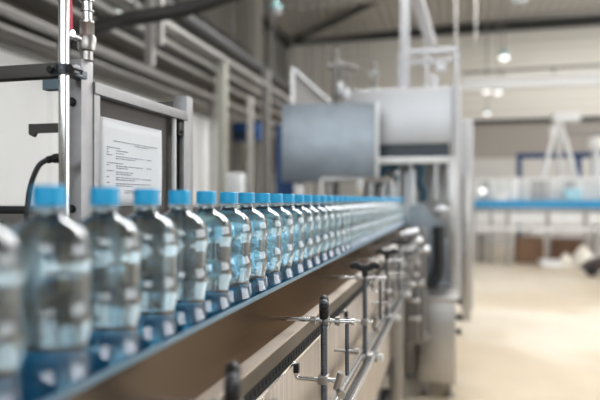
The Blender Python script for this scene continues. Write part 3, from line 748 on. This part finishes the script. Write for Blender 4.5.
# guard panels on it, one thing
t = thing('far_guard_screen', (2, YFL+.4, ZF(200.5)), 'row of whitish guard panels standing on the far blue conveyor', 'guard')
random.seed(3)
px = 474
while px < 640:
    w = random.choice((7, 9, 11)); 
    MB().box(XF(px)+.01, XF(px+w)-.01, YFL+.2, YFL+.25, ZF(200), ZF(180), .01).build('panel', random.choice((M['frost'], M['frost'], M['machw'], M['rack'])), t)
    px += w
MB().box(XF(474), XF(640), YFL+.19, YFL+.26, ZF(180), ZF(177.5), .005).build('top_rail', M['machw'], t)
for (px, py, r, lab) in ((483, 191, .06, 'bright round white light glowing on the far guard screen'),):
    tag(MB().lathe([(0, -.05), (r*.8, -.04), (r, 0), (r*.8, .03), (0, .05)], (XF(px), YFL+.165, ZF(py)), 24, 'Y').build('round_lamp', M['lamp']), lab, 'lamp')
tag(MB().box(XF(565), XF(582), YFL+.02, YFL+.18, ZF(199.5), ZF(189), .01).build('blue_crate', mat('pale_blue_plastic', (.35, .62, .75), .5)), 'pale blue crate standing on the far conveyor', 'crate')
tag(MB().box(XF(495), XF(507), YFL+.02, YFL+.18, ZF(200), ZF(195), .02).build('white_crate', M['white']), 'small white crate on the far conveyor near the machine', 'crate')
# navy gantry
t = thing('navy_gantry', (3.2, 14.5, 0), 'dark blue steel gantry frame behind the far conveyor', 'gantry')
yg = 14.6
def Xg(p): return XF(p, yg)
def Zg(p, px=560): return ZF(p, px, yg)
MB().box(Xg(518), Xg(660), yg, yg+.15, Zg(158), Zg(152.5), .02).build('crossbeam', M['navy'], t)
MB().box(Xg(517), Xg(522), yg, yg+.15, 0, Zg(153, 520), .02).build('column', M['navy'], t)
MB().box(Xg(612), Xg(617), yg, yg+.15, 0, Zg(153, 614), .02).build('column', M['navy'], t)
MB().box(Xg(576), Xg(582), yg+.02, yg+.13, Zg(178), Zg(158), .01).build('drop_link', M['navy'], t)
# white tripod tower
t = thing('white_tripod_tower', (2.2, 12.2, 0), 'white tripod tower with box head behind the far conveyor', 'tower')
yt = 13.7
def V_(px, py, dy=0): return Vector((XF(px, yt+dy), yt+dy, ZF(py, px, yt+dy)))
for (px, dy) in ((537, 0), (560, .5), (583, 0)):
    q = V_(px, 200, dy); top = V_(558, 116)
    e = top+(q-top)*((top.z)/(top.z-q.z)); MB().cyl(top, e, .045, 12).build('leg', M['machw'], t)
b = MB(); p = V_(566, 118); b.box(p.x-.27, p.x+.27, yt-.12, yt+.12, ZF(122, 566, yt), ZF(112, 566, yt), .02); b.build('head_box', M['machw'], t)
MB().box(V_(550, 0).x, V_(554, 0).x, yt-.05, yt+.05, ZF(136, 552, yt), ZF(127, 552, yt)).build('bracket', M['machw'], t)
b = MB(); b.box(V_(566, 0).x, V_(630, 0).x, yt+.3, yt+.5, ZF(133, 590, yt), ZF(125, 590, yt), .02); b.build('side_arm', M['trayl'], t)
b = MB(); b.box(V_(592, 0).x, V_(600, 0).x, yt-.1, yt+.1, 0, ZF(142, 596, yt), .02); b.build('side_column', M['frost'], t)
b = MB(); b.lathe([(0, 0), (.2, 0), (.22, .1), (.18, .25), (0, .28)], (V_(598, 0).x, yt, ZF(150, 598, yt)), 20); b.build('drum', M['machw'], t)
# floor clutter below
def clut(name, x0, x1, y0, y1, m, lab, cat, yy=13.4, flaps=False):
    u = ((x0+x1)/2-300)/F; X0, X1 = XF(x0, yy), XF(x1, yy)
    h = (y1-y0)/F*yy/(CT+ST*u)
    b = MB(); b.box(X0, X1, yy, yy+.5, 0, h, .015)
    if flaps: b.box(X0-.01, X1+.01, yy-.01, yy+.1, h*.62, h*.70, .004); b.box(X0+.1, X0+.2, yy-.012, yy, 0, h, .002)
    o = b.build(name, M[m]); return tag(o, lab, cat)
clut('cardboard_box', 517, 544, 233, 259, 'card', 'tall brown cardboard box left under the far conveyor', 'box', 13.02, True)
clut('cardboard_box', 549, 590, 235, 258, 'card', 'long brown cardboard box right under the far conveyor', 'box', 13.5, True)
clut('grey_crate', 478, 486, 232, 258, 'trayl', 'pale crate below the left end of the far conveyor', 'crate', 13.3)
clut('plastic_tray', 541, 562, 247, 254, 'wallw', 'flat white plastic tray on the floor in front of cardboard boxes', 'tray', 12.2)
for (px, py, r, m, lab) in ((566, 252, .14, 'cream', 'smaller cream sack slumped on the floor under the far conveyor'), (583, 246, .22, 'cream', 'larger cream sack standing on the floor under the far conveyor')):
    x = XF(px, 12.5)
    b = MB(); b.lathe([(0, 0), (r*.9, 0), (r, r*.3), (r*.85, r*1.0), (r*.45, r*1.6), (r*.3, r*1.75), (r*.38, r*1.95), (0, r*1.9)], (x, 12.5, 0), 18)
    o = b.build('sack', M[m]); tag(o, lab, 'sack', 'cream sacks on the floor')
t = thing('pallet_truck', (XF(600, 11.2), 11.2, 0), 'dark pallet truck at the right picture edge on the floor', 'truck')
x = XF(597, 11.2)
MB().prism([(x-.25, .1), (x+.9, .1), (x+.9, .28), (x+.2, .34), (x-.1, .25)], 'Y', 11.1, 11.5, .02).build('chassis', mat('dark_brown_paint', (.05, .03, .03), .5), t)
for xx in (x-.1, x+.6): MB().lathe([(0, -.04), (.09, -.04), (.1, -.03), (.1, .03), (.09, .04), (0, .04)], (xx, 11.12, .1), 20, 'Y').build('wheel', M['black'], t)
MB().cyl((x+.2, 11.3, .3), (x+.35, 11.3, .95), .02).build('handle', M['machw'], t)

# ------------------------------------------------------------------ pendant lamps
def pendant(px, py, label, scale=1.0, zl=3.72, lit=True):
    d = (200-py)/F; d = (zl-EYE)/d
    p = W(px, py, d)
    t = thing('pendant_lamp', (p.x, p.y, zl-.1), label, 'lamp', 'pendant lamps under the roof')
    MB().cyl((p.x, p.y, zl+.1), (p.x, p.y, ceilz(p.x)), .008, 8).build('cable', M['tray'], t)
    MB().lathe([(0, .14), (.035, .13), (.045, .09), (.06, .07), (.10, .02), (.105, .01), (.095, .01), (.05, .05), (0, .06)], (p.x, p.y, zl), 24).build('lamp_shade', M['shade'], t)
    MB().lathe([(0, .02), (.06, .02), (.085, .0), (.078, -.03), (.05, -.055), (0, -.065)], (p.x, p.y, zl), 24).build('globe', M['lamp' if lit else 'rack'], t)
pendant(504, 57, 'largest pendant lamp on the right, lit white bowl on a cable')
pendant(486.5, 91, 'left lamp of the close pair below the largest pendant')
pendant(498, 92, 'right lamp of the close pair below the largest pendant')
pendant(487, 113, 'lowest and farthest pendant lamp near the machine')
pendant(275, 10, 'unlit pendant lamp above the dark corner at top centre', lit=False)
pendant(117, 14, 'small pendant lamp among dark pipes at top left')
pendant(520, 0, 'unlit pendant lamp cut by the top edge at the right', lit=False)
for (px, py, lab) in ((456, 45, 'left thin hanging cable above the machine'), (476, 40, 'right thin hanging cable above the machine')):
    p = W(px, py, 7.5)
    tag(MB().cyl((p.x, p.y, p.z), (p.x, p.y, ceilz(p.x)), .010, 8).build('hanging_cable', M['trayl']), lab, 'cable', 'thin cables above the machine')
p = W(431, 44, 6.2); q = W(412, -20, 5.4)
b = MB(); b.bar(p, q, .10, .06); b.cyl(q, (q.x, q.y, ceilz(q.x)), .01, 8); o = b.build('roof_light_batten', M['rack']); tag(o, 'slanting white batten light near the top above the machine', 'light')
# wide lit luminaire hanging across the line, above the picture
for (yl, lab) in ((4.3, 'wide white lit luminaire hanging across the conveyor, nearer one'), (7.3, 'wide white lit luminaire hanging across the hall behind the machine')):
    t = thing('ceiling_luminaire', (.8, yl, 4.3), lab, 'light', 'wide luminaires')
    MB().box(-1.8, 2.7, yl-.5, yl+.5, 4.37, 4.42, .01).build('housing', M['machw'], t)
    MB().box(-1.75, 2.65, yl-.45, yl+.45, 4.34, 4.368).build('diffuser', M['tube'], t, 'lit diffuser')
    for x in (-1.6, 2.5): MB().cyl((x, yl, 4.42), (x, yl, ceilz(x)), .006, 8).build('cable', M['tray'], t)

# ------------------------------------------------------------------ light
w = bpy.data.worlds.new('day'); S.world = w; w.use_nodes = True
w.node_tree.nodes['Background'].inputs[0].default_value = (.93, .97, 1, 1)
w.node_tree.nodes['Background'].inputs[1].default_value = 1.6
def area(name, loc, rot, sx, sy, e, col=(1, 1, 1)):
    l = bpy.data.lights.new(name, 'AREA'); l.shape = 'RECTANGLE'; l.size = sx; l.size_y = sy; l.energy = e; l.color = col
    o = bpy.data.objects.new(name, l); COL.objects.link(o); o.location = loc; o.rotation_euler = rot; return o
# daylight through the right window band
area('window_daylight_right', (XR-.05, 10, 3.1), (0, math.radians(90), 0), 4.0, 15, 430, (.97, .985, 1))
area('back_fill', (2, YB+.05, 3.9), (math.radians(80), 0, 0), 12, 2.6, 300, (.88, .95, 1))  # added cool fill from behind the camera, lifts camera-facing surfaces
area('roof_fill_right', (5.0, 13, 5.9), (0, 0, 0), 9, 8, 330, (1, .985, .96))  # added overhead fill without a fixture, brightens the far wall

# ------------------------------------------------------------------ camera
cd = bpy.data.cameras.new('camera'); cam = bpy.data.objects.new('camera', cd); COL.objects.link(cam)
cd.sensor_width = 36; cd.lens = 36; cd.clip_start = .02; cd.clip_end = 100
cam.location = (0, 0, EYE); cam.rotation_euler = (math.pi/2, 0, TH)
cd.dof.use_dof = True; cd.dof.focus_distance = 1.17; cd.dof.aperture_fstop = 2.0
S.camera = cam
S.view_settings.view_transform = 'Standard'; S.view_settings.look = 'None'; S.view_settings.gamma = 1
S.view_settings.exposure = 0.1
S.cycles.max_bounces = 14; S.cycles.transmission_bounces = 12; S.cycles.glossy_bounces = 5; S.cycles.diffuse_bounces = 4
S.cycles.use_denoising = True
